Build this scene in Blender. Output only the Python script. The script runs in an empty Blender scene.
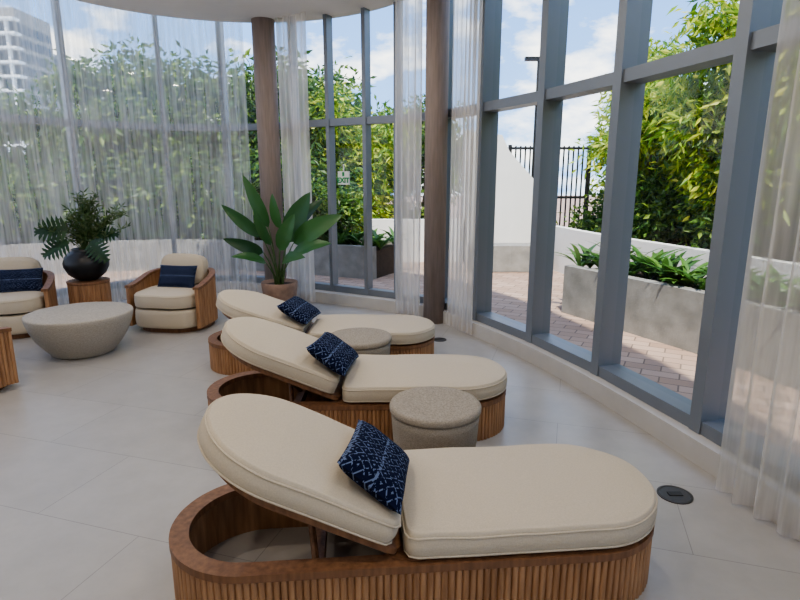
import bpy, math, random
from mathutils import Vector, Matrix, noise
R=random.Random(7)
S=bpy.context.scene
COL=S.collection
pi=math.pi

# ------------------------------------------------------------ helpers
def nt(name):
    m=bpy.data.materials.new(name); m.use_nodes=True
    t=m.node_tree; t.nodes.clear()
    return m,t,t.nodes,t.links
def pbsdf(name,color,rough=.6,metal=0,noise_scale=None,noise_amt=.1,bump=None,stretch=(1,1,1),bump_scale=None,spec=.5,coords='Object'):
    m,t,N,L=nt(name)
    o=N.new('ShaderNodeOutputMaterial'); b=N.new('ShaderNodeBsdfPrincipled')
    L.new(b.outputs[0],o.inputs[0])
    b.inputs['Roughness'].default_value=rough; b.inputs['Metallic'].default_value=metal
    b.inputs['Specular IOR Level'].default_value=spec
    c=(*color,1); b.inputs['Base Color'].default_value=c
    tc=N.new('ShaderNodeTexCoord'); mp=N.new('ShaderNodeMapping'); mp.inputs['Scale'].default_value=stretch
    L.new(tc.outputs[coords],mp.inputs[0])
    if noise_scale:
        n=N.new('ShaderNodeTexNoise'); n.inputs['Scale'].default_value=noise_scale; n.inputs['Detail'].default_value=5
        L.new(mp.outputs[0],n.inputs['Vector'])
        r=N.new('ShaderNodeValToRGB')
        r.color_ramp.elements[0].position=.3; r.color_ramp.elements[1].position=.7
        r.color_ramp.elements[0].color=(*[max(0,x*(1-noise_amt)) for x in color],1)
        r.color_ramp.elements[1].color=(*[min(1,x*(1+noise_amt)) for x in color],1)
        L.new(n.outputs[0],r.inputs[0]); L.new(r.outputs[0],b.inputs['Base Color'])
    if bump:
        n2=N.new('ShaderNodeTexNoise'); n2.inputs['Scale'].default_value=bump_scale or 200; n2.inputs['Detail'].default_value=3
        L.new(mp.outputs[0],n2.inputs['Vector'])
        bp=N.new('ShaderNodeBump'); bp.inputs['Strength'].default_value=bump; bp.inputs['Distance'].default_value=.01
        L.new(n2.outputs[0],bp.inputs['Height']); L.new(bp.outputs[0],b.inputs['Normal'])
    return m

def mk(name,V,F,mats,mi=None,smooth=False,parent=None,uv=None,loc=None,rot=None):
    me=bpy.data.meshes.new(name); me.from_pydata([tuple(v) for v in V],[],F); me.update()
    if not isinstance(mats,(list,tuple)): mats=[mats]
    for m in mats: me.materials.append(m)
    if mi: me.polygons.foreach_set('material_index',mi)
    if smooth: me.polygons.foreach_set('use_smooth',[True]*len(F))
    if uv:
        l=me.uv_layers.new(name='UVMap')
        for p in me.polygons:
            for li in p.loop_indices: l.data[li].uv=uv[me.loops[li].vertex_index]
    ob=bpy.data.objects.new(name,me); COL.objects.link(ob)
    if parent: ob.parent=parent
    if loc: ob.location=loc
    if rot: ob.rotation_euler=rot
    return ob
def empty(name,loc=(0,0,0),rz=0):
    e=bpy.data.objects.new(name,None); COL.objects.link(e); e.location=loc; e.rotation_euler=(0,0,rz); e.empty_display_size=.1
    return e
class MB:
    def __init__(s): s.V=[];s.F=[];s.M=[]
    def add(s,V,F,m=0):
        o=len(s.V); s.V+= [Vector(v) for v in V]; s.F+=[[i+o for i in f] for f in F]; s.M+=[m]*len(F)
    def box(s,c,d,m=0,rz=0,mat=None):
        x,y,z=[k/2 for k in d]
        V=[Vector((a*x,b*y,e*z)) for a in(-1,1) for b in(-1,1) for e in(-1,1)]
        M=mat if mat is not None else Matrix.Rotation(rz,4,'Z')
        V=[M@v+Vector(c) for v in V]
        s.add(V,[[0,1,3,2],[4,6,7,5],[0,4,5,1],[2,3,7,6],[0,2,6,4],[1,5,7,3]],m)
    def extr(s,poly,z0,z1,m=0):
        n=len(poly)
        V=[(p[0],p[1],z0) for p in poly]+[(p[0],p[1],z1) for p in poly]
        F=[[i,(i+1)%n,(i+1)%n+n,i+n] for i in range(n)]+[list(range(n))[::-1],list(range(n,2*n))]
        s.add(V,F,m)
    def tube(s,pts,rad,n=8,m=0,closed=False):
        pts=[Vector(p) for p in pts]; V=[];F=[]; c=len(pts)
        for i,p in enumerate(pts):
            if closed: t=(pts[(i+1)%c]-pts[i-1]).normalized()
            else: t=(pts[min(i+1,c-1)]-pts[max(i-1,0)]).normalized()
            a=t.cross(Vector((0,0,1)))
            if a.length<.1: a=t.cross(Vector((0,1,0)))
            a.normalize(); b=t.cross(a)
            r=rad[i] if isinstance(rad,(list,tuple)) else rad
            for k in range(n):
                w=2*pi*k/n; V.append(p+a*r*math.cos(w)+b*r*math.sin(w))
        for i in range(c if closed else c-1):
            j=(i+1)%c
            for k in range(n):
                k2=(k+1)%n; F.append([i*n+k,i*n+k2,j*n+k2,j*n+k])
        if not closed:
            F.append(list(range(n))[::-1]); F.append([ (c-1)*n+k for k in range(n)])
        s.add(V,F,m)
    def lathe(s,prof,n=64,m=0,c=(0,0,0)):
        V=[];F=[]
        for r,z in prof:
            for k in range(n):
                w=2*pi*k/n; V.append((c[0]+r*math.cos(w),c[1]+r*math.sin(w),c[2]+z))
        for i in range(len(prof)-1):
            for k in range(n):
                k2=(k+1)%n; F.append([i*n+k,i*n+k2,(i+1)*n+k2,(i+1)*n+k])
        F.append(list(range(n))[::-1]); F.append([(len(prof)-1)*n+k for k in range(n)])
        s.add(V,F,m)
    def wall(s,outer,inner,z0,z1,closed,m=0):
        n=len(outer); zt=(lambda i:z1[i]) if isinstance(z1,list) else (lambda i:z1)
        V=[]
        for i in range(n):
            o=outer[i];q=inner[i]
            V+=[(o[0],o[1],z0),(o[0],o[1],zt(i)),(q[0],q[1],zt(i)),(q[0],q[1],z0)]
        F=[]
        for i in range(n if closed else n-1):
            j=(i+1)%n
            for k in range(4):
                k2=(k+1)%4; F.append([i*4+k,j*4+k,j*4+k2,i*4+k2])
        if not closed:
            F.append([0,1,2,3]); F.append([(n-1)*4+k for k in (3,2,1,0)])
        s.add(V,F,m)
    def obj(s,name,mats,smooth=False,parent=None,**k):
        return mk(name,s.V,s.F,mats,s.M,smooth,parent,**k)

def resample(poly,step,closed):
    P=[Vector((p[0],p[1])) for p in poly]
    if closed: P=P+[P[0]]
    D=[0]
    for a,b in zip(P,P[1:]): D.append(D[-1]+(b-a).length)
    T=D[-1]; n=max(2,int(round(T/step))); out=[];A=[]
    k=0
    for i in range(n if closed else n+1):
        s=T*i/n
        while k<len(D)-2 and D[k+1]<s: k+=1
        f=(s-D[k])/max(1e-9,D[k+1]-D[k]); out.append(P[k].lerp(P[k+1],min(1,f))); A.append(s)
    N=[]
    m=len(out)
    for i in range(m):
        if closed: t=out[(i+1)%m]-out[i-1]
        else: t=out[min(i+1,m-1)]-out[max(i-1,0)]
        t.normalize(); N.append(Vector((t.y,-t.x)))
    return out,N,A,T
def catmull(pts,sub=12):
    P=[Vector((p[0],p[1])) for p in pts]; P=[2*P[0]-P[1]]+P+[2*P[-1]-P[-2]]; out=[]
    for i in range(1,len(P)-2):
        a,b,c,d=P[i-1:i+3]
        for k in range(sub):
            t=k/sub
            out.append(.5*((2*b)+(c-a)*t+(2*a-5*b+4*c-d)*t*t+(3*b-3*c+d-a)*t**3))
    out.append(P[-2]); return out
def fluted(poly,pitch,depth,closed,seg=6):
    _,_,_,T=resample(poly,.05,closed)
    k=max(1,round(T/pitch)); p=T/k
    pts,N,A,T=resample(poly,p/seg,closed)
    outer=[q+n*depth*(abs(math.sin(pi*a/p))**.5) for q,n,a in zip(pts,N,A)]
    return outer,pts,N
def stadium(L,W,cx=0,n=24,ax=None):
    r=W/2; ax=ax or r; h=L/2-ax; P=[]
    for k in range(n+1):
        w=-pi/2+pi*k/n; P.append((cx+h+ax*math.cos(w),r*math.sin(w)))
    for k in range(n+1):
        w=pi/2+pi*k/n; P.append((cx-h+ax*math.cos(w),r*math.sin(w)))
    return P
def smoothmod(ob,l=1):
    m=ob.modifiers.new('sub','SUBSURF'); m.levels=l; m.render_levels=l

# ------------------------------------------------------------ materials
def wood_mat(name,c1,c2):
    m,t,N,L=nt(name)
    o=N.new('ShaderNodeOutputMaterial'); b=N.new('ShaderNodeBsdfPrincipled'); L.new(b.outputs[0],o.inputs[0])
    tc=N.new('ShaderNodeTexCoord'); mp=N.new('ShaderNodeMapping'); mp.inputs['Scale'].default_value=(28,28,2.5)
    n=N.new('ShaderNodeTexNoise'); n.inputs['Scale'].default_value=1.5; n.inputs['Detail'].default_value=6
    r=N.new('ShaderNodeValToRGB'); r.color_ramp.elements[0].position=.3; r.color_ramp.elements[1].position=.72
    r.color_ramp.elements[0].color=(*c1,1); r.color_ramp.elements[1].color=(*c2,1)
    L.new(tc.outputs['Object'],mp.inputs[0]); L.new(mp.outputs[0],n.inputs['Vector']); L.new(n.outputs[0],r.inputs[0]); L.new(r.outputs[0],b.inputs['Base Color'])
    b.inputs['Roughness'].default_value=.5
    return m
WOOD=wood_mat('teak_slats',(.25,.125,.058),(.48,.275,.145))
WOODD=wood_mat('teak_rim',(.15,.07,.033),(.28,.14,.068))
FAB=pbsdf('cream_fabric',(.56,.49,.385),.95,noise_scale=160,noise_amt=.06,bump=.18,bump_scale=300,spec=.15)
CONC=pbsdf('cast_stone',(.335,.295,.24),.85,noise_scale=130,noise_amt=.26,bump=.35,bump_scale=160,spec=.2,stretch=(1,1,2.5))
BOWL=pbsdf('pale_stone',(.42,.385,.33),.8,noise_scale=80,noise_amt=.18,bump=.25,bump_scale=110,spec=.2,stretch=(1,1,3))
FRAME=pbsdf('grey_aluminium',(.225,.25,.285),.45,.35)
CURB=pbsdf('curb_stone',(.54,.52,.49),.7,noise_scale=6,noise_amt=.04)
WHITE=pbsdf('white_paint',(.78,.77,.75),.8,noise_scale=3,noise_amt=.02)
CEIL=pbsdf('ceiling_paint',(.76,.75,.74),.9,noise_scale=3,noise_amt=.02)
COLM=pbsdf('column_cladding',(.29,.235,.21),.7,noise_scale=8,noise_amt=.12,stretch=(6,6,.5))
BLACK=pbsdf('black_ceramic',(.012,.013,.015),.35)
BLKM=pbsdf('black_metal',(.015,.015,.017),.5,.3)
TERR=pbsdf('clay_pot',(.30,.20,.15),.8,noise_scale=12,noise_amt=.2)
SOIL=pbsdf('soil',(.05,.035,.025),.95,noise_scale=40,noise_amt=.5)
PLANTER=pbsdf('board_concrete',(.27,.26,.245),.9,noise_scale=5,noise_amt=.2,bump=.3,bump_scale=30)
BRONZE=pbsdf('bronze_disc',(.10,.095,.09),.4,.7)
DARKG=pbsdf('dark_grey',(.03,.03,.03),.6)  # plain dark grey for the insert of the floor outlet cover

def floor_mat():
    m,t,N,L=nt('large_format_tile')
    o=N.new('ShaderNodeOutputMaterial'); b=N.new('ShaderNodeBsdfPrincipled'); L.new(b.outputs[0],o.inputs[0])
    tc=N.new('ShaderNodeTexCoord'); mp=N.new('ShaderNodeMapping'); mp.inputs['Rotation'].default_value=(0,0,math.radians(17))
    L.new(tc.outputs['Object'],mp.inputs[0])
    br=N.new('ShaderNodeTexBrick'); br.inputs['Scale'].default_value=1; br.inputs['Brick Width'].default_value=1.2; br.inputs['Row Height'].default_value=.6
    br.inputs['Mortar Size'].default_value=.002; br.inputs['Mortar Smooth'].default_value=.1
    br.inputs['Color1'].default_value=(.405,.388,.365,1); br.inputs['Color2'].default_value=(.39,.374,.352,1); br.inputs['Mortar'].default_value=(.25,.24,.225,1)
    L.new(mp.outputs[0],br.inputs['Vector'])
    n=N.new('ShaderNodeTexNoise'); n.inputs['Scale'].default_value=5; n.inputs['Detail'].default_value=10; n.inputs['Roughness'].default_value=.65; L.new(mp.outputs[0],n.inputs['Vector'])
    mr=N.new('ShaderNodeMapRange'); mr.inputs[1].default_value=.3; mr.inputs[2].default_value=.7; mr.inputs[3].default_value=.93; mr.inputs[4].default_value=1.07; L.new(n.outputs[0],mr.inputs[0])
    mx=N.new('ShaderNodeVectorMath'); mx.operation='SCALE'; L.new(br.outputs[0],mx.inputs[0]); L.new(mr.outputs[0],mx.inputs['Scale'])
    L.new(mx.outputs[0],b.inputs['Base Color']); b.inputs['Roughness'].default_value=.33
    return m
def paver_mat():
    m,t,N,L=nt('brick_pavers')
    o=N.new('ShaderNodeOutputMaterial'); b=N.new('ShaderNodeBsdfPrincipled'); L.new(b.outputs[0],o.inputs[0])
    tc=N.new('ShaderNodeTexCoord'); mp=N.new('ShaderNodeMapping'); mp.inputs['Rotation'].default_value=(0,0,math.radians(28))
    L.new(tc.outputs['Object'],mp.inputs[0])
    br=N.new('ShaderNodeTexBrick'); br.inputs['Scale'].default_value=1; br.inputs['Brick Width'].default_value=.3; br.inputs['Row Height'].default_value=.15
    br.inputs['Mortar Size'].default_value=.007
    br.inputs['Color1'].default_value=(.35,.235,.175,1); br.inputs['Color2'].default_value=(.46,.33,.26,1); br.inputs['Mortar'].default_value=(.18,.13,.10,1)
    L.new(mp.outputs[0],br.inputs['Vector']); L.new(br.outputs[0],b.inputs['Base Color']); b.inputs['Roughness'].default_value=.85
    return m
def sheer_mat(name,lo,hi,col):
    m,t,N,L=nt(name)
    o=N.new('ShaderNodeOutputMaterial')
    tr=N.new('ShaderNodeBsdfTransparent'); d=N.new('ShaderNodeBsdfDiffuse'); tl=N.new('ShaderNodeBsdfTranslucent')
    d.inputs[0].default_value=(*col,1); tl.inputs[0].default_value=(*col,1)
    a=N.new('ShaderNodeMixShader'); a.inputs[0].default_value=.6; L.new(d.outputs[0],a.inputs[1]); L.new(tl.outputs[0],a.inputs[2])
    uv=N.new('ShaderNodeUVMap'); mp=N.new('ShaderNodeMapping'); mp.inputs['Scale'].default_value=(1,.04,1); L.new(uv.outputs[0],mp.inputs[0])
    n=N.new('ShaderNodeTexNoise'); n.inputs['Scale'].default_value=26; n.inputs['Detail'].default_value=3; L.new(mp.outputs[0],n.inputs['Vector'])
    mr=N.new('ShaderNodeMapRange'); mr.inputs[1].default_value=.35; mr.inputs[2].default_value=.65; mr.inputs[3].default_value=lo; mr.inputs[4].default_value=hi; L.new(n.outputs[0],mr.inputs[0])
    x=N.new('ShaderNodeMixShader'); L.new(mr.outputs[0],x.inputs[0]); L.new(tr.outputs[0],x.inputs[1]); L.new(a.outputs[0],x.inputs[2]); L.new(x.outputs[0],o.inputs[0])
    return m
def glass_mat():
    m,t,N,L=nt('window_glass')
    o=N.new('ShaderNodeOutputMaterial'); tr=N.new('ShaderNodeBsdfTransparent'); tr.inputs[0].default_value=(.93,.96,.95,1)
    g=N.new('ShaderNodeBsdfGlossy'); g.inputs['Roughness'].default_value=.02
    x=N.new('ShaderNodeMixShader'); x.inputs[0].default_value=.04; L.new(tr.outputs[0],x.inputs[1]); L.new(g.outputs[0],x.inputs[2]); L.new(x.outputs[0],o.inputs[0])
    return m
def leaf_mat(name,cols,rough=.45,transl=.35):
    m,t,N,L=nt(name)
    o=N.new('ShaderNodeOutputMaterial'); b=N.new('ShaderNodeBsdfPrincipled'); tl=N.new('ShaderNodeBsdfTranslucent'); b.inputs['Roughness'].default_value=rough
    g=N.new('ShaderNodeNewGeometry'); r=N.new('ShaderNodeValToRGB')
    while len(r.color_ramp.elements)<len(cols): r.color_ramp.elements.new(.5)
    for i,c in enumerate(cols):
        r.color_ramp.elements[i].position=i/(len(cols)-1); r.color_ramp.elements[i].color=(*c,1)
    L.new(g.outputs['Random Per Island'],r.inputs[0]); L.new(r.outputs[0],b.inputs['Base Color']); L.new(r.outputs[0],tl.inputs[0])
    x=N.new('ShaderNodeMixShader'); x.inputs[0].default_value=transl; L.new(b.outputs[0],x.inputs[1]); L.new(tl.outputs[0],x.inputs[2]); L.new(x.outputs[0],o.inputs[0])
    return m
def pillow_mat():
    m,t,N,L=nt('navy_pattern')
    o=N.new('ShaderNodeOutputMaterial'); b=N.new('ShaderNodeBsdfPrincipled'); L.new(b.outputs[0],o.inputs[0]); b.inputs['Roughness'].default_value=.95; b.inputs['Specular IOR Level'].default_value=.1
    uv=N.new('ShaderNodeUVMap'); sp=N.new('ShaderNodeSeparateXYZ'); L.new(uv.outputs[0],sp.inputs[0])
    def M(op,a,bv=None):
        n=N.new('ShaderNodeMath'); n.operation=op
        for i,v in enumerate((a,bv)):
            if v is None: continue
            if isinstance(v,(int,float)): n.inputs[i].default_value=v
            else: L.new(v,n.inputs[i])
        return n.outputs[0]
    def tri(s,k): return M('ABSOLUTE',M('SUBTRACT',M('FRACT',M('MULTIPLY',s,k)),.5))
    su=M('ADD',tri(sp.outputs[0],9),tri(sp.outputs[1],8))
    r1=M('LESS_THAN',M('ABSOLUTE',M('SUBTRACT',su,.55)),.06)
    r2=M('LESS_THAN',su,.15)
    st=M('LESS_THAN',tri(sp.outputs[1],3),.04)
    a=M('MAXIMUM',M('MAXIMUM',r1,r2),st)
    ns=N.new('ShaderNodeTexNoise'); ns.inputs['Scale'].default_value=35; L.new(uv.outputs[0],ns.inputs['Vector'])
    a=M('MULTIPLY',a,M('GREATER_THAN',ns.outputs[0],.47))
    x=N.new('ShaderNodeMix'); x.data_type='RGBA'; L.new(a,x.inputs[0]); x.inputs[6].default_value=(.006,.009,.030,1); x.inputs[7].default_value=(.13,.17,.28,1)
    L.new(x.outputs[2],b.inputs['Base Color'])
    return m
FLOOR=floor_mat(); PAVE=paver_mat(); GLASS=glass_mat(); PILLOW=pillow_mat()
SHEER=sheer_mat('sheer_linen',.28,.58,(.80,.78,.75)); SHEER2=sheer_mat('sheer_linen_gathered',.5,.82,(.82,.78,.73))
LB=leaf_mat('bright_foliage',[(.07,.18,.015),(.22,.38,.025),(.44,.55,.05),(.66,.64,.10)])
LD=leaf_mat('dark_foliage',[(.02,.055,.012),(.05,.13,.02),(.11,.22,.03),(.28,.38,.06)])
LP=leaf_mat('tropical_leaf',[(.015,.06,.02),(.035,.12,.035),(.06,.17,.05)],.35,.2)
LM=leaf_mat('monstera_leaf',[(.012,.045,.018),(.025,.08,.025)],.35,.15)
LF=leaf_mat('fern_leaf',[(.03,.07,.02),(.07,.13,.04),(.14,.18,.07)],.5,.2)
LG=leaf_mat('planter_leaf',[(.03,.09,.02),(.07,.18,.035),(.14,.28,.055)],.4,.3)
BARK=pbsdf('bark',(.16,.12,.09),.9,noise_scale=20,noise_amt=.4)
STEM=pbsdf('green_stem',(.07,.13,.04),.6,noise_scale=20,noise_amt=.2)

# ------------------------------------------------------------ room
GR=[(2.2,-3),(2.2,-1.75),(2.2,-.75),(2.2,.2),(2.15,1.15),(2.03,2.1),(1.829,3.055),(1.568,4.03),(1.257,4.89),(.86,5.71),(.47,6.38)]
GM=[(.47,6.38),(-.02,6.74),(-.40,6.96),(-.87,7.22),(-1.35,7.5),(-1.75,7.75)]
GL=[(-1.75,7.75),(-2.4,7.98),(-3.2,7.85),(-4.1,7.2),(-4.85,6.2),(-5.2,5.1),(-5.25,4.0),(-5.25,3.0),(-5.25,2.0)]
outline=GR+GM[1:]+GL[1:]+[(-5.25,-3)]
b=MB(); b.extr(outline,-.2,0); b.obj('floor',FLOOR)
b=MB(); b.extr(outline,4.6,4.9); b.obj('ceiling',CEIL)
arc=[(-1.75+2.25*math.cos(pi*k/48),5.3+2.25*math.sin(pi*k/48)) for k in range(49)]
b=MB(); b.extr([(1.75,-2.95),(1.75,2.0)]+arc+[(-4.7,2.0),(-4.7,-2.95)],3.5,4.598); b.obj('ceiling_soffit',CEIL)
b=MB(); b.box((-1.525,-3.1,2.3),(7.7,.2,4.6)); b.obj('wall_back',WHITE)
b=MB(); b.box((-5.35,-.5,2.3),(.2,5.0,4.6)); b.obj('wall_left',WHITE)

def window(name,pts,depth=.16,w=.07,ztr=2.27,skip=()):
    b=MB()
    n=len(pts)
    for i,p in enumerate(pts):
        a=Vector(pts[max(i-1,0)]);c=Vector(pts[min(i+1,n-1)]); t=(c-a); ang=math.atan2(t.y,t.x)
        if i in skip: continue
        b.box((p[0],p[1],2.37),(w,depth,4.46),0,ang)
    for p,q in zip(pts,pts[1:]):
        p=Vector(p);q=Vector(q);m=(p+q)/2;t=q-p;ang=math.atan2(t.y,t.x);L=t.length
        for z,h,d in ((ztr,.085,depth*.8),(.18,.08,depth*.9),(4.55,.1,depth*.9)):
            b.box((m.x,m.y,z),(L,d,h),0,ang)
        nx=Vector((t.y,-t.x)).normalized()*.02
        b.add([(p.x+nx.x,p.y+nx.y,.2),(q.x+nx.x,q.y+nx.y,.2),(q.x+nx.x,q.y+nx.y,4.5),(p.x+nx.x,p.y+nx.y,4.5)],[[0,1,2,3]],1)
    return b.obj(name,[FRAME,GLASS])
window('window_1',GR,.2,.085)
window('window_2',GM,.12,.05,skip=(0,))
window('window_3',GL,.14,.06,skip=(0,))

full=catmull(GR+GM[1:]+GL[1:],10)
pts,N,A,T=resample(full,.1,False)
b=MB(); b.wall([p+n*.08 for p,n in zip(pts,N)],[p-n*.17 for p,n in zip(pts,N)],0,.14,False); b.obj('trim_1',CURB)

def column(name,x,y,r):
    b=MB(); b.lathe([(r,0),(r,4.598)],48); o=b.obj(name,COLM,True,loc=(x,y,0)); o.data.polygons[-1].use_smooth=False
column('column',.385,6.13,.12); column('column',-1.69,7.42,.14)

def curtain(name,path,z0=.015,z1=4.5,amp=.045,wl=.13,seed=0,mat=None):
    P=catmull(path,10); pts,N,A,T=resample(P,.013,False); rows=14
    V=[];uv=[];F=[]; n=len(pts)
    for j in range(rows+1):
        f=j/rows; z=z0+(z1-z0)*f
        for i in range(n):
            s=A[i]
            ph=noise.noise(Vector((s*1.7,seed*3.1,f*.35)))*2.6
            am=amp*(.65+.6*noise.noise(Vector((s*3,seed,f*1.1))))*(1-.35*f)
            o=math.sin(2*pi*s/wl+ph)*am+ math.sin(2*pi*s/(wl*.37)+ph*2)*am*.16
            q=pts[i]+N[i]*o
            V.append((q.x,q.y,z)); uv.append((s*1.0,z))
    for j in range(rows):
        for i in range(n-1): F.append([j*n+i,j*n+i+1,(j+1)*n+i+1,(j+1)*n+i])
    return mk(name,V,F,mat or SHEER2,None,True,uv=uv)
curtain('sheer_curtain',[(-1.98,7.58),(-2.45,7.68),(-3.1,7.55),(-3.85,6.98),(-4.55,6.05),(-4.9,5.05),(-4.97,3.9),(-4.97,2.1)],seed=1,wl=.15,mat=SHEER)
curtain('sheer_curtain',[(-1.52,7.34),(-1.32,7.22),(-1.12,7.08)],seed=2,wl=.10)
curtain('sheer_curtain',[(-.05,6.47),(.10,6.36),(.24,6.24)],seed=3,wl=.085)
curtain('sheer_curtain',[(.54,6.0),(.64,5.78),(.74,5.5)],seed=4,wl=.085)
curtain('sheer_curtain',[(1.67,2.62),(1.76,2.2),(1.82,1.8),(1.86,1.4),(1.9,1.0)],seed=5,wl=.12)

# ------------------------------------------------------------ chaise
def dshape(x0,x1,W,ax=.34,rc=.045):
    P=[];h=W/2
    for k in range(29):
        w=-pi/2+pi*k/28; P.append((x1-ax+ax*math.cos(w),h*math.sin(w)))
    for k in range(7):
        w=pi/2+pi/2*k/6; P.append((x0+rc+rc*math.cos(w),h-rc+rc*math.sin(w)))
    for k in range(7):
        w=pi+pi/2*k/6; P.append((x0+rc+rc*math.cos(w),-h+rc+rc*math.sin(w)))
    pts,_,_,_=resample(P,.035,True)
    return pts
def cushion(name,poly,th,mL,mR,parent,M=None,puff=.02,wr=.004,seed=0,mat=None,piping=False):
    prof=[(1,0),(.5,0),(.15,0),(.05,.004),(.015,.018),(0,.04),(-.006,th*.5),(0,th-.042),(.012,th-.02),(.03,th-.007),(.045,th-.001),(.062,th-.002),(.10,th+.002),(.2,th+puff*.5),(.4,th+puff*.85),(.7,th+puff),(1,th+puff)]
    xs=[p[0] for p in poly]; a=min(xs)+mL; c=max(xs)-mR
    V=[];F=[];n=len(poly); rings=[]
    for s,z in prof:
        rg=[]
        for p in poly:
            C=Vector((min(max(p[0],a),c),0)); q=Vector((p[0],p[1])).lerp(C,s)
            dz=noise.noise(Vector((q.x*5+seed,q.y*5,z*4)))*wr*(1.6 if z>th*.6 else .5)
            V.append(Vector((q.x,q.y,z+dz))); rg.append(V[-1])
        rings.append(rg)
    for i in range(len(prof)-1):
        for k in range(n):
            k2=(k+1)%n; F.append([i*n+k,i*n+k2,(i+1)*n+k2,(i+1)*n+k])
    nv=len(V)
    if piping:
        b=MB()
        for ri in (4,8): b.tube(rings[ri],.0042,6,0,True)
        pv=b.V; pf=b.F
        if M is not None: pv=[M@v for v in pv]
        po=mk(name+'_piping',pv,pf,FAB,None,True,parent)
        if M is None: po.location.z=piping
    if M is not None: V=[M@v for v in V]
    o=mk(name,V,F,mat or FAB,None,True,parent); smoothmod(o); return o

def pillow(name,M,a=.25,bb=.16,t=.075,seed=0):
    n=22;V=[];F=[];uv=[]
    for sgn in (1,-1):
        for i in range(n+1):
            for j in range(n+1):
                u=-1+2*i/n;v=-1+2*j/n
                h=t*((1-u**4)*(1-v**4))**.55
                k=1-.06*(1-u*u)*v*v; k2=1-.06*(1-v*v)*u*u
                z=sgn*h+noise.noise(Vector((u*2+seed,v*2,sgn)))*.008*(1-abs(u))*(1-abs(v))
                V.append(M@Vector((a*u*k2,bb*v*k,z))); uv.append((u*.5+.5,v*.35+.5))
    for s in range(2):
        o=s*(n+1)**2
        for i in range(n):
            for j in range(n):
                q=[o+i*(n+1)+j,o+(i+1)*(n+1)+j,o+(i+1)*(n+1)+j+1,o+i*(n+1)+j+1]
                F.append(q if s==0 else q[::-1])
    return mk(name,V,F,PILLOW,None,True,uv=uv)

def chaise(name,x,y,rz,seed,ang=26,pdx=0,pdy=0,prz=0):
    e=empty(name,(x,y,0),rz)
    L,W,H=1.94,.64,.252
    st=stadium(L,W)
    outer,inn,N=fluted(st,.026,.010,True)
    b=MB(); b.wall(outer,[p-n*.018 for p,n in zip(inn,N)],.0,H-.03,True); b.obj('slatted_base',WOOD,parent=e)
    pts,NN,_,_=resample(st,.03,True)
    b=MB(); b.wall([p+n*.013 for p,n in zip(pts,NN)],[p-n*.06 for p,n in zip(pts,NN)],H-.03,H,True)
    o=b.obj('base_rim',WOODD,parent=e)
    hx=-.10; A=math.radians(ang)
    b=MB()
    d=dshape(hx-.04,L/2-.02,W-.04)
    b.extr(d,H-.05,H+.004)
    b.box((hx-.30,0,.12),(.045,W-.06,.07)); b.box((hx-.02,0,.12),(.03,W-.05,.2))
    b.obj('deck',WOODD,parent=e)
    th=.112
    sc=cushion('seat_cushion',dshape(hx+.02,L/2+.016,W+.015,.32),th,.26,.32,e,None,.014,seed=seed,piping=H+.004); sc.location.z=H+.004
    R3=Matrix(((-math.cos(A),0,math.sin(A),hx),(0,-1,0,0),(math.sin(A),0,math.cos(A),H+.008),(0,0,0,1)))
    M=R3@Matrix.Translation((0,0,.026))
    cushion('back_cushion',dshape(.045,.85,W+.01,.32),th,.26,.32,e,M,.016,seed=seed+5,piping=True)
    b=MB(); dp=dshape(.0,.79,W-.05,.30)
    b.extr(dp,0,.026); b.V=[R3@v for v in b.V]; b.obj('back_panel',WOODD,parent=e)
    b=MB()
    for yy in(-.2,.2):
        p=R3@Vector((.42,yy,0)); b.tube([p,(hx-.30,yy,.13)],.014,8)
    b.tube([R3@Vector((.42,-.22,-.005)),R3@Vector((.42,.22,-.005))],.014,8)
    b.obj('prop_strut',WOODD,parent=e)
    Wm=Matrix.Translation((x,y,0))@Matrix.Rotation(rz,4,'Z')
    tilt=math.radians(ang+13)
    up=Vector((-math.cos(tilt),0,math.sin(tilt))); nn=Vector((math.sin(tilt),0,math.cos(tilt)))
    base=R3@Vector((.0,0,.14))+Vector((-.005+pdx,0,0.0))
    c=base+up*.135+nn*.048+Vector((0,pdy,0))
    yax=Vector((0,-1,0))
    Mp=Matrix(((yax.x,up.x,nn.x,c.x),(yax.y,up.y,nn.y,c.y),(yax.z,up.z,nn.z,c.z),(0,0,0,1)))
    pillow('throw_pillow',Wm@Mp@Matrix.Rotation(math.radians(prz),4,'Z'),.255,.145,.052,seed=seed)
    return e
chaise('chaise_lounge',.07,2.06,math.radians(5),1,26,-.045,-.045,12)
chaise('chaise_lounge',-.28,3.48,math.radians(1),2,22.5,-.01,-.07,8)
chaise('chaise_lounge',-.68,4.68,math.radians(0),3,18,-.02,-.08,6)

# ------------------------------------------------------------ drum tables
def drum(x,y):
    b=MB()
    b.lathe([(0.001,0),(.17,0),(.19,.012),(.212,.10),(.228,.22),(.236,.33),(.238,.368),(.232,.372),(.232,.376),(.243,.380),(.247,.39),(.247,.408),(.240,.418),(.22,.42),(.001,.42)],72)
    return b.obj('side_table',CONC,True,loc=(x,y,0))
drum(.19,2.80); drum(-.31,4.10)
b=MB(); b.lathe([(.001,0),(.25,0),(.27,.01),(.28,.03),(.33,.09),(.385,.17),(.425,.26),(.445,.33),(.452,.37),(.448,.382),(.43,.385),(.001,.385)],80)
b.obj('coffee_table',BOWL,True,loc=(-2.98,5.02,0))

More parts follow.
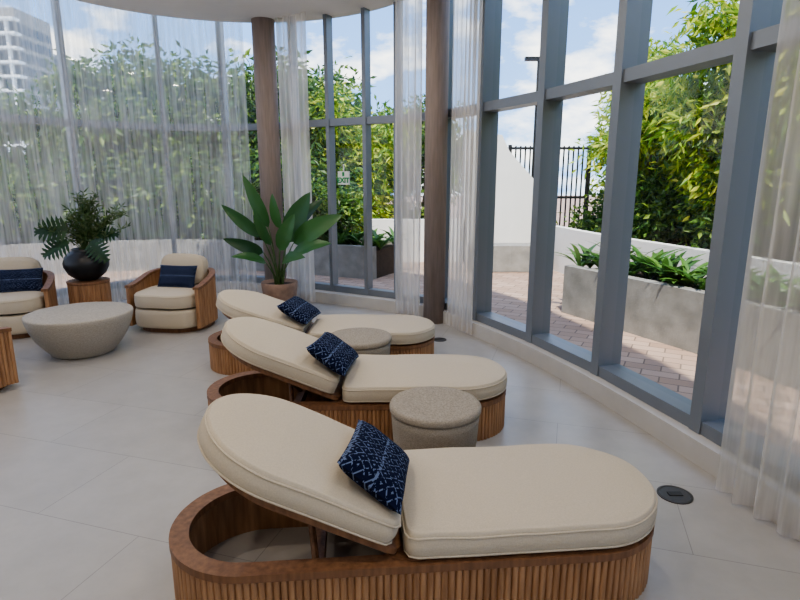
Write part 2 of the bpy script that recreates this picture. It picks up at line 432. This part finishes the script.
# pedestal
e=empty('pedestal_table',(-3.45,6.05,0))
c=[(.2*math.cos(2*pi*k/64),.2*math.sin(2*pi*k/64)) for k in range(64)]
outer,inn,N=fluted(c,.026,.008,True)
b=MB(); b.wall(outer,[p-n*.02 for p,n in zip(inn,N)],.02,.47,True); b.obj('slatted_drum',WOOD,parent=e)
b=MB(); b.lathe([(.001,.0),(.2,0),(.2,.02),(.001,.02)],64); b.lathe([(.001,.47),(.212,.47),(.214,.48),(.212,.498),(.001,.5)],64); b.obj('top_and_plinth',WOODD,parent=e)

# ------------------------------------------------------------ armchairs
def armchair(x,y,rz,pil=None):
    e=empty('barrel_armchair',(x,y,0),rz)
    w=.40; P=[]
    P+= [(w,-.30),(w,-.1),(w,.02)]
    for k in range(1,25):
        t=pi*k/24; P.append((w*math.cos(t),.02+.36*math.sin(t)))
    P+=[(-w,-.1),(-w,-.30)]
    outer,inn,N=fluted(P,.028,.009,False)
    zt=[]
    for p in inn:
        f=min(1,max(0,(p.y+.30)/.6)); zt.append(.49+.11*f*f*(3-2*f))
    b=MB(); b.wall(outer,[p-n*.03 for p,n in zip(inn,N)],.05,[z-.02 for z in zt],False); b.obj('slatted_shell',WOOD,parent=e)
    b=MB(); b.wall([p+n*.014 for p,n in zip(inn,N)],[p-n*.05 for p,n in zip(inn,N)],.03,[z for z in zt],False)
    for i in range(len(b.V)):
        if i%4 in(0,3): b.V[i].z=zt[i//4]-.028
    b.extr([(p[0]*.93,p[1]*.93) for p in stadium(.80,.72,0,20,.3)],0,.05)
    b.obj('rim_and_plinth',WOODD,parent=e)
    body=[ (.365*math.copysign(abs(math.cos(t))**.55,math.cos(t)), -.02+.365*math.copysign(abs(math.sin(t))**.6,math.sin(t))) for t in [2*pi*k/72 for k in range(72)]]
    bp,_,_,_=resample(body,.035,True)
    o=cushion('upholstered_body',bp,.20,.3,.3,e,Matrix.Translation((0,-.015,.05)),.0,seed=x)
    sp=[Vector((p.x*.98,p.y*.97)) for p in bp]
    cushion('seat_cushion',sp,.15,.3,.3,e,Matrix.Translation((0,-.025,.262)),.025,seed=x+2,piping=True)
    bc=[(.26*math.copysign(abs(math.cos(t))**.5,math.cos(t)), .17*math.copysign(abs(math.sin(t))**.6,math.sin(t))) for t in [2*pi*k/60 for k in range(60)]]
    bq,_,_,_=resample(bc,.03,True)
    M=Matrix.Translation((0,.26,.58))@Matrix.Rotation(math.radians(76),4,'X')
    cushion('back_cushion',bq,.13,.2,.2,e,M,.03,seed=x+3,piping=True)
    if pil:
        Wm=Matrix.Translation((x,y,0))@Matrix.Rotation(rz,4,'Z')
        pillow('throw_pillow',Wm@Matrix.Translation((pil,.0,.545))@Matrix.Rotation(math.radians(66),4,'X'),.22,.13,.055,seed=x)
    return e
armchair(-2.46,6.0,math.radians(-8),pil=.02)
armchair(-4.10,5.72,math.radians(20),pil=.1)
armchair(-3.46,4.02,math.radians(150))

# ------------------------------------------------------------ plants
def blade(b,p0,p1,width,droop=.1,fold=.25,mat=0,nl=12,roll=0,prof=None,lobes=0,up0=None):
    p0=Vector(p0);p1=Vector(p1);d=p1-p0;L=d.length
    side=d.cross(Vector(up0) if up0 else Vector((0,0,1)))
    if side.length<.05: side=Vector((1,0,0))
    side.normalize(); up=side.cross(d).normalized()
    Rm=Matrix.Rotation(roll,3,d.normalized()); side=Rm@side; up=Rm@up
    def at(f): return p0+d*f+up*(droop*L*4*f*(1-f))*.6
    prof=prof or (lambda f: (math.sin(pi*min(1,f**.75))**.75))
    if not lobes:
        V=[];F=[]
        for i in range(nl+1):
            f=i/nl; w=width/2*max(.0,prof(f)); c=at(f)
            for k in(-1,-.5,0,.5,1): V.append(c+side*w*k+up*(abs(k)*w*fold+ .04*w*math.sin(f*22)*abs(k)))
        for i in range(nl):
            for k in range(4): F.append([i*5+k,i*5+k+1,(i+1)*5+k+1,(i+1)*5+k])
        b.add(V,F,mat)
    else:
        V=[];F=[]
        for i in range(nl+1):
            f=i/nl; w=width*.13*(prof(f)**.5 if prof(f)>0 else 0); c=at(f); V+=[c-side*w,c,c+side*w]
        for i in range(nl):
            for k in range(2): F.append([i*3+k,i*3+k+1,(i+1)*3+k+1,(i+1)*3+k])
        b.add(V,F,mat)
        for sg in(-1,1):
            for q in range(lobes):
                f=(q+.2)/(lobes+.1)*.95; f2=f+.78/lobes
                w=width/2*prof(min(.98,f+.08)); a=at(f);c=at(min(1,f2)); out=side*sg*w+d*.10
                m=(a+c)/2
                V=[a+side*sg*width*.04,c+side*sg*width*.04,c+out*.6+up*w*fold*.6,a+out*.6+up*w*fold*.6,m+out*1.02+up*w*fold*.5]
                b.add(V,[[0,1,2,3],[3,2,4]],mat)
def bez(p0,p1,p2,n=8):
    p0,p1,p2=Vector(p0),Vector(p1),Vector(p2)
    return [p0*(1-t)**2+p1*2*t*(1-t)+p2*t*t for t in [i/n for i in range(n+1)]]

e=empty('potted_bird_of_paradise',(-1.47,6.66,0))
b=MB(); b.lathe([(.001,0),(.165,0),(.175,.01),(.215,.30),(.22,.36),(.215,.368),(.2,.365),(.19,.32),(.001,.32)],56,0); b.obj('pot',TERR,True,parent=e)
b=MB(); b.lathe([(.001,.31),(.191,.31),(.191,.325),(.001,.332)],40,0); b.obj('soil',SOIL,parent=e)
b=MB()
LV=[((-.10,0,1.02),(-.36,-.05,1.64),.15),((-.16,-.1,.92),(-.60,-.15,1.30),.15),((-.14,-.15,.74),(-.56,-.3,.92),.15),
    ((.02,.08,1.00),(-.06,.1,1.42),.14),((.12,0,.84),(.42,-.05,1.44),.28),((.2,-.05,.84),(.80,-.1,1.18),.24),((.18,-.1,.68),(.68,-.25,.86),.20),
    ((.05,-.12,.76),(.26,-.22,1.20),.2),((-.06,-.1,.82),(-.20,-.22,1.26),.14),((.12,.1,.92),(.56,.12,1.36),.2),((-.1,-.2,.62),(-.46,-.38,.72),.14),((.1,-.2,.64),(.40,-.42,.72),.16)]
for i,(a,t,w) in enumerate(LV):
    base=(R.uniform(-.05,.05),R.uniform(-.05,.05),.32)
    b.tube(bez(base,(a[0]*.35,a[1]*.35,a[2]*.75),a),[.013-.0009*k for k in range(9)],6,1)
    blade(b,a,t,w,droop=.2 if t[2]-a[2]<.35 else .09,fold=.22,roll=R.uniform(-.5,.5),up0=(R.uniform(-.2,.2),-.8,.6))
b.obj('leaves',[LP,STEM],True,parent=e)

e=empty('vase_arrangement',(-3.45,6.05,.501))
b=MB(); b.lathe([(.001,0),(.09,0),(.11,.01),(.185,.07),(.225,.15),(.228,.2),(.20,.27),(.15,.315),(.125,.33),(.13,.345),(.12,.35),(.105,.33),(.10,.28),(.001,.27)],56); b.obj('vase',BLACK,True,parent=e)
b=MB()
for (a,t,w) in [((-.10,-.1,.56),(-.42,-.16,.54),.34),((-.10,-.12,.44),(-.34,-.20,.28),.30),((.14,-.10,.44),(.32,-.16,.22),.28),((.14,.0,.50),(.42,-.05,.50),.24)]:
    b.tube(bez((0,0,.28),(a[0]*.5,a[1]*.5,a[2]+.03),a),.006,5,2)
    blade(b,a,t,w,droop=.05,fold=.12,mat=0,lobes=7,up0=(0,-1,.35),prof=lambda f: math.sin(pi*min(1,(f*.92+.10)**.7))**.6 if f<1 else 0.05)
for i in range(38):
    w=R.uniform(-.3,pi+.3) if i%3 else R.uniform(0,2*pi); r=R.uniform(.04,.38)
    tip=Vector((r*math.cos(w)*1.25+.09,r*math.sin(w)*.8-.03,R.uniform(.72,1.0)-r*.5))
    path=bez((0,0,.28),(tip.x*.3,tip.y*.3,tip.z*.8),tip,10); b.tube(path,.004,4,2)
    for k in range(3,11):
        for q in range(6):
            p=path[k]; d=Vector((R.uniform(-1,1),R.uniform(-1,1),R.uniform(-.2,1))).normalized()*R.uniform(.05,.085)
            s=d.cross(Vector((R.uniform(-1,1),R.uniform(-1,1),.3))).normalized()*.008
            b.add([p,p+d*.5+s,p+d,p+d*.5-s],[[0,1,2,3]],1)
b.obj('foliage',[LM,LF,STEM],False,parent=e)

# ------------------------------------------------------------ small things
b=MB(); b.lathe([(.001,0),(.086,0),(.086,.006),(.078,.009),(.074,.009),(.072,.006),(.001,.006)],40,0); b.box((0,0,.008),(.07,.035,.004),1); b.obj('floor_outlet_cover',[BRONZE,DARKG],loc=(1.42,2.585,.0))
b=MB(); b.lathe([(.001,0),(.07,0),(.07,.006),(.06,.009),(.001,.009)],32); b.obj('floor_outlet_cover',BRONZE,loc=(.40,5.40,0))
e=empty('exit_sign',(-.69,6.98,1.60),math.radians(-28))
GRN=pbsdf('sign_green',(.02,.30,.10),.5)
b=MB(); b.box((0,0,0),(.16,.02,.16)); b.box((0,0,.115),(.012,.012,.10)); b.box((0,-.011,.045),(.03,.004,.05),1); b.obj('panel',[pbsdf('sign_white',(.8,.82,.8),.4),GRN],parent=e)
tx=bpy.data.curves.new('exit_text','FONT'); tx.body='EXIT'; tx.size=.085; tx.align_x='CENTER'; tx.align_y='CENTER'; tx.extrude=.002; tx.offset=.003
to=bpy.data.objects.new('lettering',tx); COL.objects.link(to); to.parent=e; to.location=(0,-.014,-.03); to.rotation_euler=(pi/2,0,0)
tx.materials.append(GRN)
for i,(x,y) in enumerate([(-3.2,1),(-1.2,1),(.8,1),(-3.2,3.3),(-1.4,3.3),(.6,3.2),(-2.2,5.3),(-.9,5.3),(-2,-1.2),(.6,-1.2)]):
    e=empty('added_fill_downlight',(x,y,3.5))  # unseen downlight with ring, added as fill to brighten the interior
    b=MB(); b.lathe([(.09,-.012),(.10,-.012),(.10,0),(.09,0)],32); b.obj('fill_light_ring',WHITE,parent=e)
    l=bpy.data.lights.new('fill_lamp','AREA'); l.shape='DISK'; l.size=.17; l.energy=10; l.color=(1,.88,.74)
    lo=bpy.data.objects.new('fill_lamp',l); COL.objects.link(lo); lo.parent=e; lo.location=(0,0,-.02)

# ------------------------------------------------------------ outside
b=MB(); b.box((0,14,-.13),(90,80,.18)); b.obj('terrace_ground',PAVE)
def planter(name,inner,w,h,mat=PLANTER,soil=True):
    P=catmull(inner,8); pts,N,A,T=resample(P,.15,False)
    b=MB(); o=[p for p in pts]; q=[p+n*w for p,n in zip(pts,N)]
    b.wall(o,[p+n*.14 for p,n in zip(pts,N)],-.04,h,False)
    if soil:
        b.wall([p+n*.14 for p,n in zip(pts,N)],q,-.04,h-.07,False,1)
        b.wall(q,[p+n*(w+.12) for p,n in zip(pts,N)],-.04,h,False)
    b.obj(name,[mat,SOIL]); return pts,N
p1,n1=planter('concrete_planter',[(2.02,6.75),(2.5,5.75),(2.93,4.8),(3.3,3.5),(3.55,2),(3.65,0),(3.65,-2)][::-1],.75,.55)
p2,n2=planter('white_planter_wall',[(2.75,10.2),(3.05,8.6),(3.45,7.2),(3.95,5.6),(4.4,3.8),(4.7,2),(4.8,0),(4.8,-2)][::-1],1.6,.75,WHITE)
p3,n3=planter('concrete_planter',[(-8.5,8.0),(-6.5,9.3),(-4.5,10.0),(-2.5,9.9),(-1.3,9.4),(-.45,9.0)][::-1],1.0,.5)
b=MB(); b.box((.3,11.1,.38),(2.0,.2,.84))
prof=[(1.25,-.04),(2.9,-.04),(2.9,1.25),(2.1,2.1),(1.95,2.4),(1.25,2.5)]
V=[(x,11.0,z) for x,z in prof]+[(x,11.2,z) for x,z in prof]; n=6
b.add(V,[list(range(n)),list(range(n,2*n))[::-1]]+[[i,i+n,(i+1)%n+n,(i+1)%n] for i in range(n)])
b.obj('garden_wall',WHITE)
b=MB(); b.box((1.9,10.0,.2),(1.3,.5,.46)); b.obj('concrete_bench',PLANTER)
b=MB()
for i in range(17): b.box((2.3+i*.1,11.9,1.1),(.028,.028,2.3))
for z in (.15,1.2,2.2): b.box((3.1,11.9,z),(1.7,.04,.05))
for i in range(3): b.box((2.28+i*.83,11.9,1.12),(.07,.07,2.3))
b.obj('metal_fence',BLKM)
b=MB(); b.tube([(0,0,0),(0,0,3.9)],[.05,.035]); b.box((-.12,0,3.9),(.32,.1,.07)); b.box((.08,0,3.7),(.2,.09,.06)); b.obj('lamp_post',BLKM,loc=(2.72,11.6,-.03))

def strap_plants(name,pts,N,w0,w1,z,mat,cnt=2,size=.42):
    b=MB()
    for i in range(len(pts)):
        for q in range(cnt):
            o=pts[i]+N[i]*(w0+(w1-w0)*R.random())
            for k in range(9):
                a=R.uniform(0,2*pi); l=size*R.uniform(.6,1.15); hh=R.uniform(.35,1.0)
                p0=Vector((o.x,o.y,z))
                p1=p0+Vector((math.cos(a)*l*.8,math.sin(a)*l*.8,l*hh*.7))
                blade(b,p0,p1,.07*R.uniform(.8,1.3),droop=.22,fold=.25,nl=5,prof=lambda f: math.sin(pi*min(1,f*.85+.12)))
    b.obj(name,mat,True)
strap_plants('planter_foliage',p1,n1,.24,.62,.48,LG,2,.5)
strap_plants('planter_foliage',p3,n3,.2,.9,.43,LG,2,.5)

def tree_mesh(name,h,rx,rz,zc,ncl,nleaf,Ls,Ws,mat,seed,crad=.38,droop=.3,trunks=4):
    rr=random.Random(seed); b=MB()
    cl=[]
    for i in range(ncl):
        while True:
            v=Vector((rr.uniform(-1,1),rr.uniform(-1,1),rr.uniform(-1,1)))
            if .25<v.length<1: break
        cl.append(Vector((v.x*rx,v.y*rx,zc+v.z*rz)))
    for i in range(trunks):
        c=cl[i]; p=Vector((rr.uniform(-.15,.15),rr.uniform(-.15,.15),0)); 
        b.tube(bez(p,(p.x,p.y,c.z*.6),c),[.05-.004*k for k in range(9)],6,1)
    for c in cl[trunks:]:
        st=Vector((c.x*.2,c.y*.2,max(.2,c.z*.55))); b.tube([st,(st+c)/2+Vector((0,0,.08)),c],[.018,.012,.006],4,1)
    V=b.V;F=b.F;M=b.M
    per=nleaf//ncl
    for c in cl:
        cr=crad*rr.uniform(.7,1.3)
        for k in range(per):
            v=Vector((rr.gauss(0,1),rr.gauss(0,1),rr.gauss(0,.8)))*cr*.6
            p=c+v
            if p.z<.05: continue
            d=(v.normalized()*.6+Vector((rr.uniform(-1,1),rr.uniform(-1,1),rr.uniform(-1,.6)-droop))).normalized()
            L=Ls*rr.uniform(.6,1.25); s=d.cross(Vector((rr.uniform(-1,1),rr.uniform(-1,1),rr.uniform(-1,1)))).normalized()*Ws*rr.uniform(.6,1.2)
            u=s.cross(d).normalized()*Ws*.4
            n=len(V); V+= [p,p+d*L*.45+s+u,p+d*L,p+d*L*.45-s+u]; F+=[[n,n+1,n+2],[n,n+2,n+3]]; M+=[0,0]
    me=bpy.data.meshes.new(name); me.from_pydata([tuple(v) for v in V],[],F); me.materials.append(mat); me.materials.append(BARK); me.polygons.foreach_set('material_index',M); me.update()
    return me
TB=[tree_mesh('bright_tree',3.6,.95,1.5,2.1,36,10500,.19,.030,LB,s,.34) for s in (1,2)]
TD=[tree_mesh('dark_tree',3.8,1.3,1.6,2.1,42,11000,.18,.04,LD,s) for s in (3,4)]
SH=tree_mesh('shrub',1.4,.65,.6,.75,24,5500,.14,.035,LD,6,.28,.1,3)
def inst(name,me,x,y,z=0,s=1,sz=1):
    o=bpy.data.objects.new(name,me); COL.objects.link(o); o.location=(x,y,z); o.rotation_euler=(0,0,R.uniform(0,6.28)); o.scale=(s,s,s*sz); return o
for k,(x,y,s,sz) in enumerate([(5.05,4.6,.95,1.3),(4.85,6.1,.88,1.25),(4.5,7.6,.88,1.1),(4.2,9.4,.85,1.05),(5.7,2.8,.95,1.3),(5.8,1.2,1,1),(6.8,5.6,1.15,1.15),(6.2,8.0,1.05,1),(4.9,11.2,.9,1.05),(7.6,3.2,1.15,1),(6.0,-.6,1,1)]):
    inst('tropical_tree',TB[k%2],x,y,.5 if k<6 else .2,s,sz)
for k,(x,y,s,m) in enumerate([(-.9,12.6,.98,1),(-2.4,12.2,1.08,0),(.5,14.2,.9,0),(-3.9,11.9,1.05,0),(-5.5,11.7,1.05,0),(-7.0,11.0,.85,0),(-8.1,9.9,.62,0),(-8.9,8.4,.6,0),(-4.6,14,1.05,1),(-7.4,13.6,.8,0),(-2,15,1.1,0),(-9.9,11.2,.6,0),(7.6,12.6,1.0,0),(-9.2,6.6,.62,0),(8.6,8.2,1.15,0),(9,5.2,1.2,0)]):
    inst('shade_tree',TB[k%2] if m else TD[k%2],x,y,0,s)
for k,(x,y,z,s) in enumerate([(-1.4,10.25,.3,.8),(-2.3,10.8,.3,1.1),(-3.5,10.95,.3,1.1),(-4.8,11.0,.3,1.1),(-6,10.4,.3,1.1),(-7.2,9.7,.3,1),(-8.2,8.9,.3,1),(3.85,10.1,.1,.9),(4.45,7.0,.3,.9),(4.95,5.2,.3,.9),(4.1,8.6,.3,.9),(5.4,3.6,.3,.9),(5.7,2.0,.3,.9)]):
    inst('garden_shrub',SH,x,y,z,s)

def tower(x,y,w,d,h,name):
    b=MB(); b.box((0,0,h/2),(w,d,h),0)
    n=int(h/3.2)
    for i in range(n):
        b.box((0,-d/2-1,i*3.2+3),(w+2,2.6,.5),1); b.box((0,-d/2-.05,i*3.2+1.5),(w*.94,.2,1.9),2)
        b.box((w/2+.05,0,i*3.2+1.5),(.2,d*.9,1.9),2)
        for q in range(4): b.box((-w/2+w*(q+.5)/4,-d/2-.6,i*3.2+1.6),(.5,1.4,3.2),1)
    b.obj(name,[PLANTER,WHITE,pbsdf('tower_glass',(.05,.07,.09),.2)],loc=(x,y,0))
tower(-98,150,13,14,41,'apartment_tower'); tower(-115,190,16,16,39,'apartment_tower')

# ------------------------------------------------------------ light, sky
w=bpy.data.worlds.new('World'); S.world=w; w.use_nodes=True; N=w.node_tree.nodes; L=w.node_tree.links; N.clear()
o=N.new('ShaderNodeOutputWorld'); bg=N.new('ShaderNodeBackground'); L.new(bg.outputs[0],o.inputs[0]); bg.inputs[1].default_value=2.3
tc=N.new('ShaderNodeTexCoord'); sp=N.new('ShaderNodeSeparateXYZ'); L.new(tc.outputs['Generated'],sp.inputs[0])
g=N.new('ShaderNodeValToRGB'); g.color_ramp.elements[0].color=(.26,.44,.74,1); g.color_ramp.elements[0].position=.0; g.color_ramp.elements[1].color=(.07,.20,.56,1); g.color_ramp.elements[1].position=.6
L.new(sp.outputs[2],g.inputs[0])
mp=N.new('ShaderNodeMapping'); mp.inputs['Scale'].default_value=(1,1,2.2); mp.inputs['Location'].default_value=(.35,.1,.15); L.new(tc.outputs['Generated'],mp.inputs[0])
n=N.new('ShaderNodeTexNoise'); n.inputs['Scale'].default_value=5.5; n.inputs['Detail'].default_value=9; n.inputs['Roughness'].default_value=.58; L.new(mp.outputs[0],n.inputs['Vector'])
r=N.new('ShaderNodeValToRGB'); r.color_ramp.elements[0].position=.47; r.color_ramp.elements[1].position=.60; L.new(n.outputs[0],r.inputs[0])
x=N.new('ShaderNodeMix'); x.data_type='RGBA'; L.new(r.outputs[0],x.inputs[0]); L.new(g.outputs[0],x.inputs[6]); x.inputs[7].default_value=(1,.975,.94,1)
L.new(x.outputs[2],bg.inputs[0])
sl=bpy.data.lights.new('sun','SUN'); sl.energy=5.0; sl.angle=.02; sl.color=(1,.93,.81)
so=bpy.data.objects.new('sun',sl); COL.objects.link(so); so.location=(0,-5,20)
so.rotation_euler=Vector((-.05,-.50,.86)).to_track_quat('Z','Y').to_euler()

cam=bpy.data.cameras.new('camera'); cam.sensor_width=36; cam.lens=24.98; cam.clip_end=600
co=bpy.data.objects.new('camera',cam); COL.objects.link(co); co.location=(0,0,1.6); co.rotation_euler=(math.radians(77.6),0,0)
S.camera=co
S.view_settings.look='AgX - Medium High Contrast'
S.view_settings.exposure=0.5
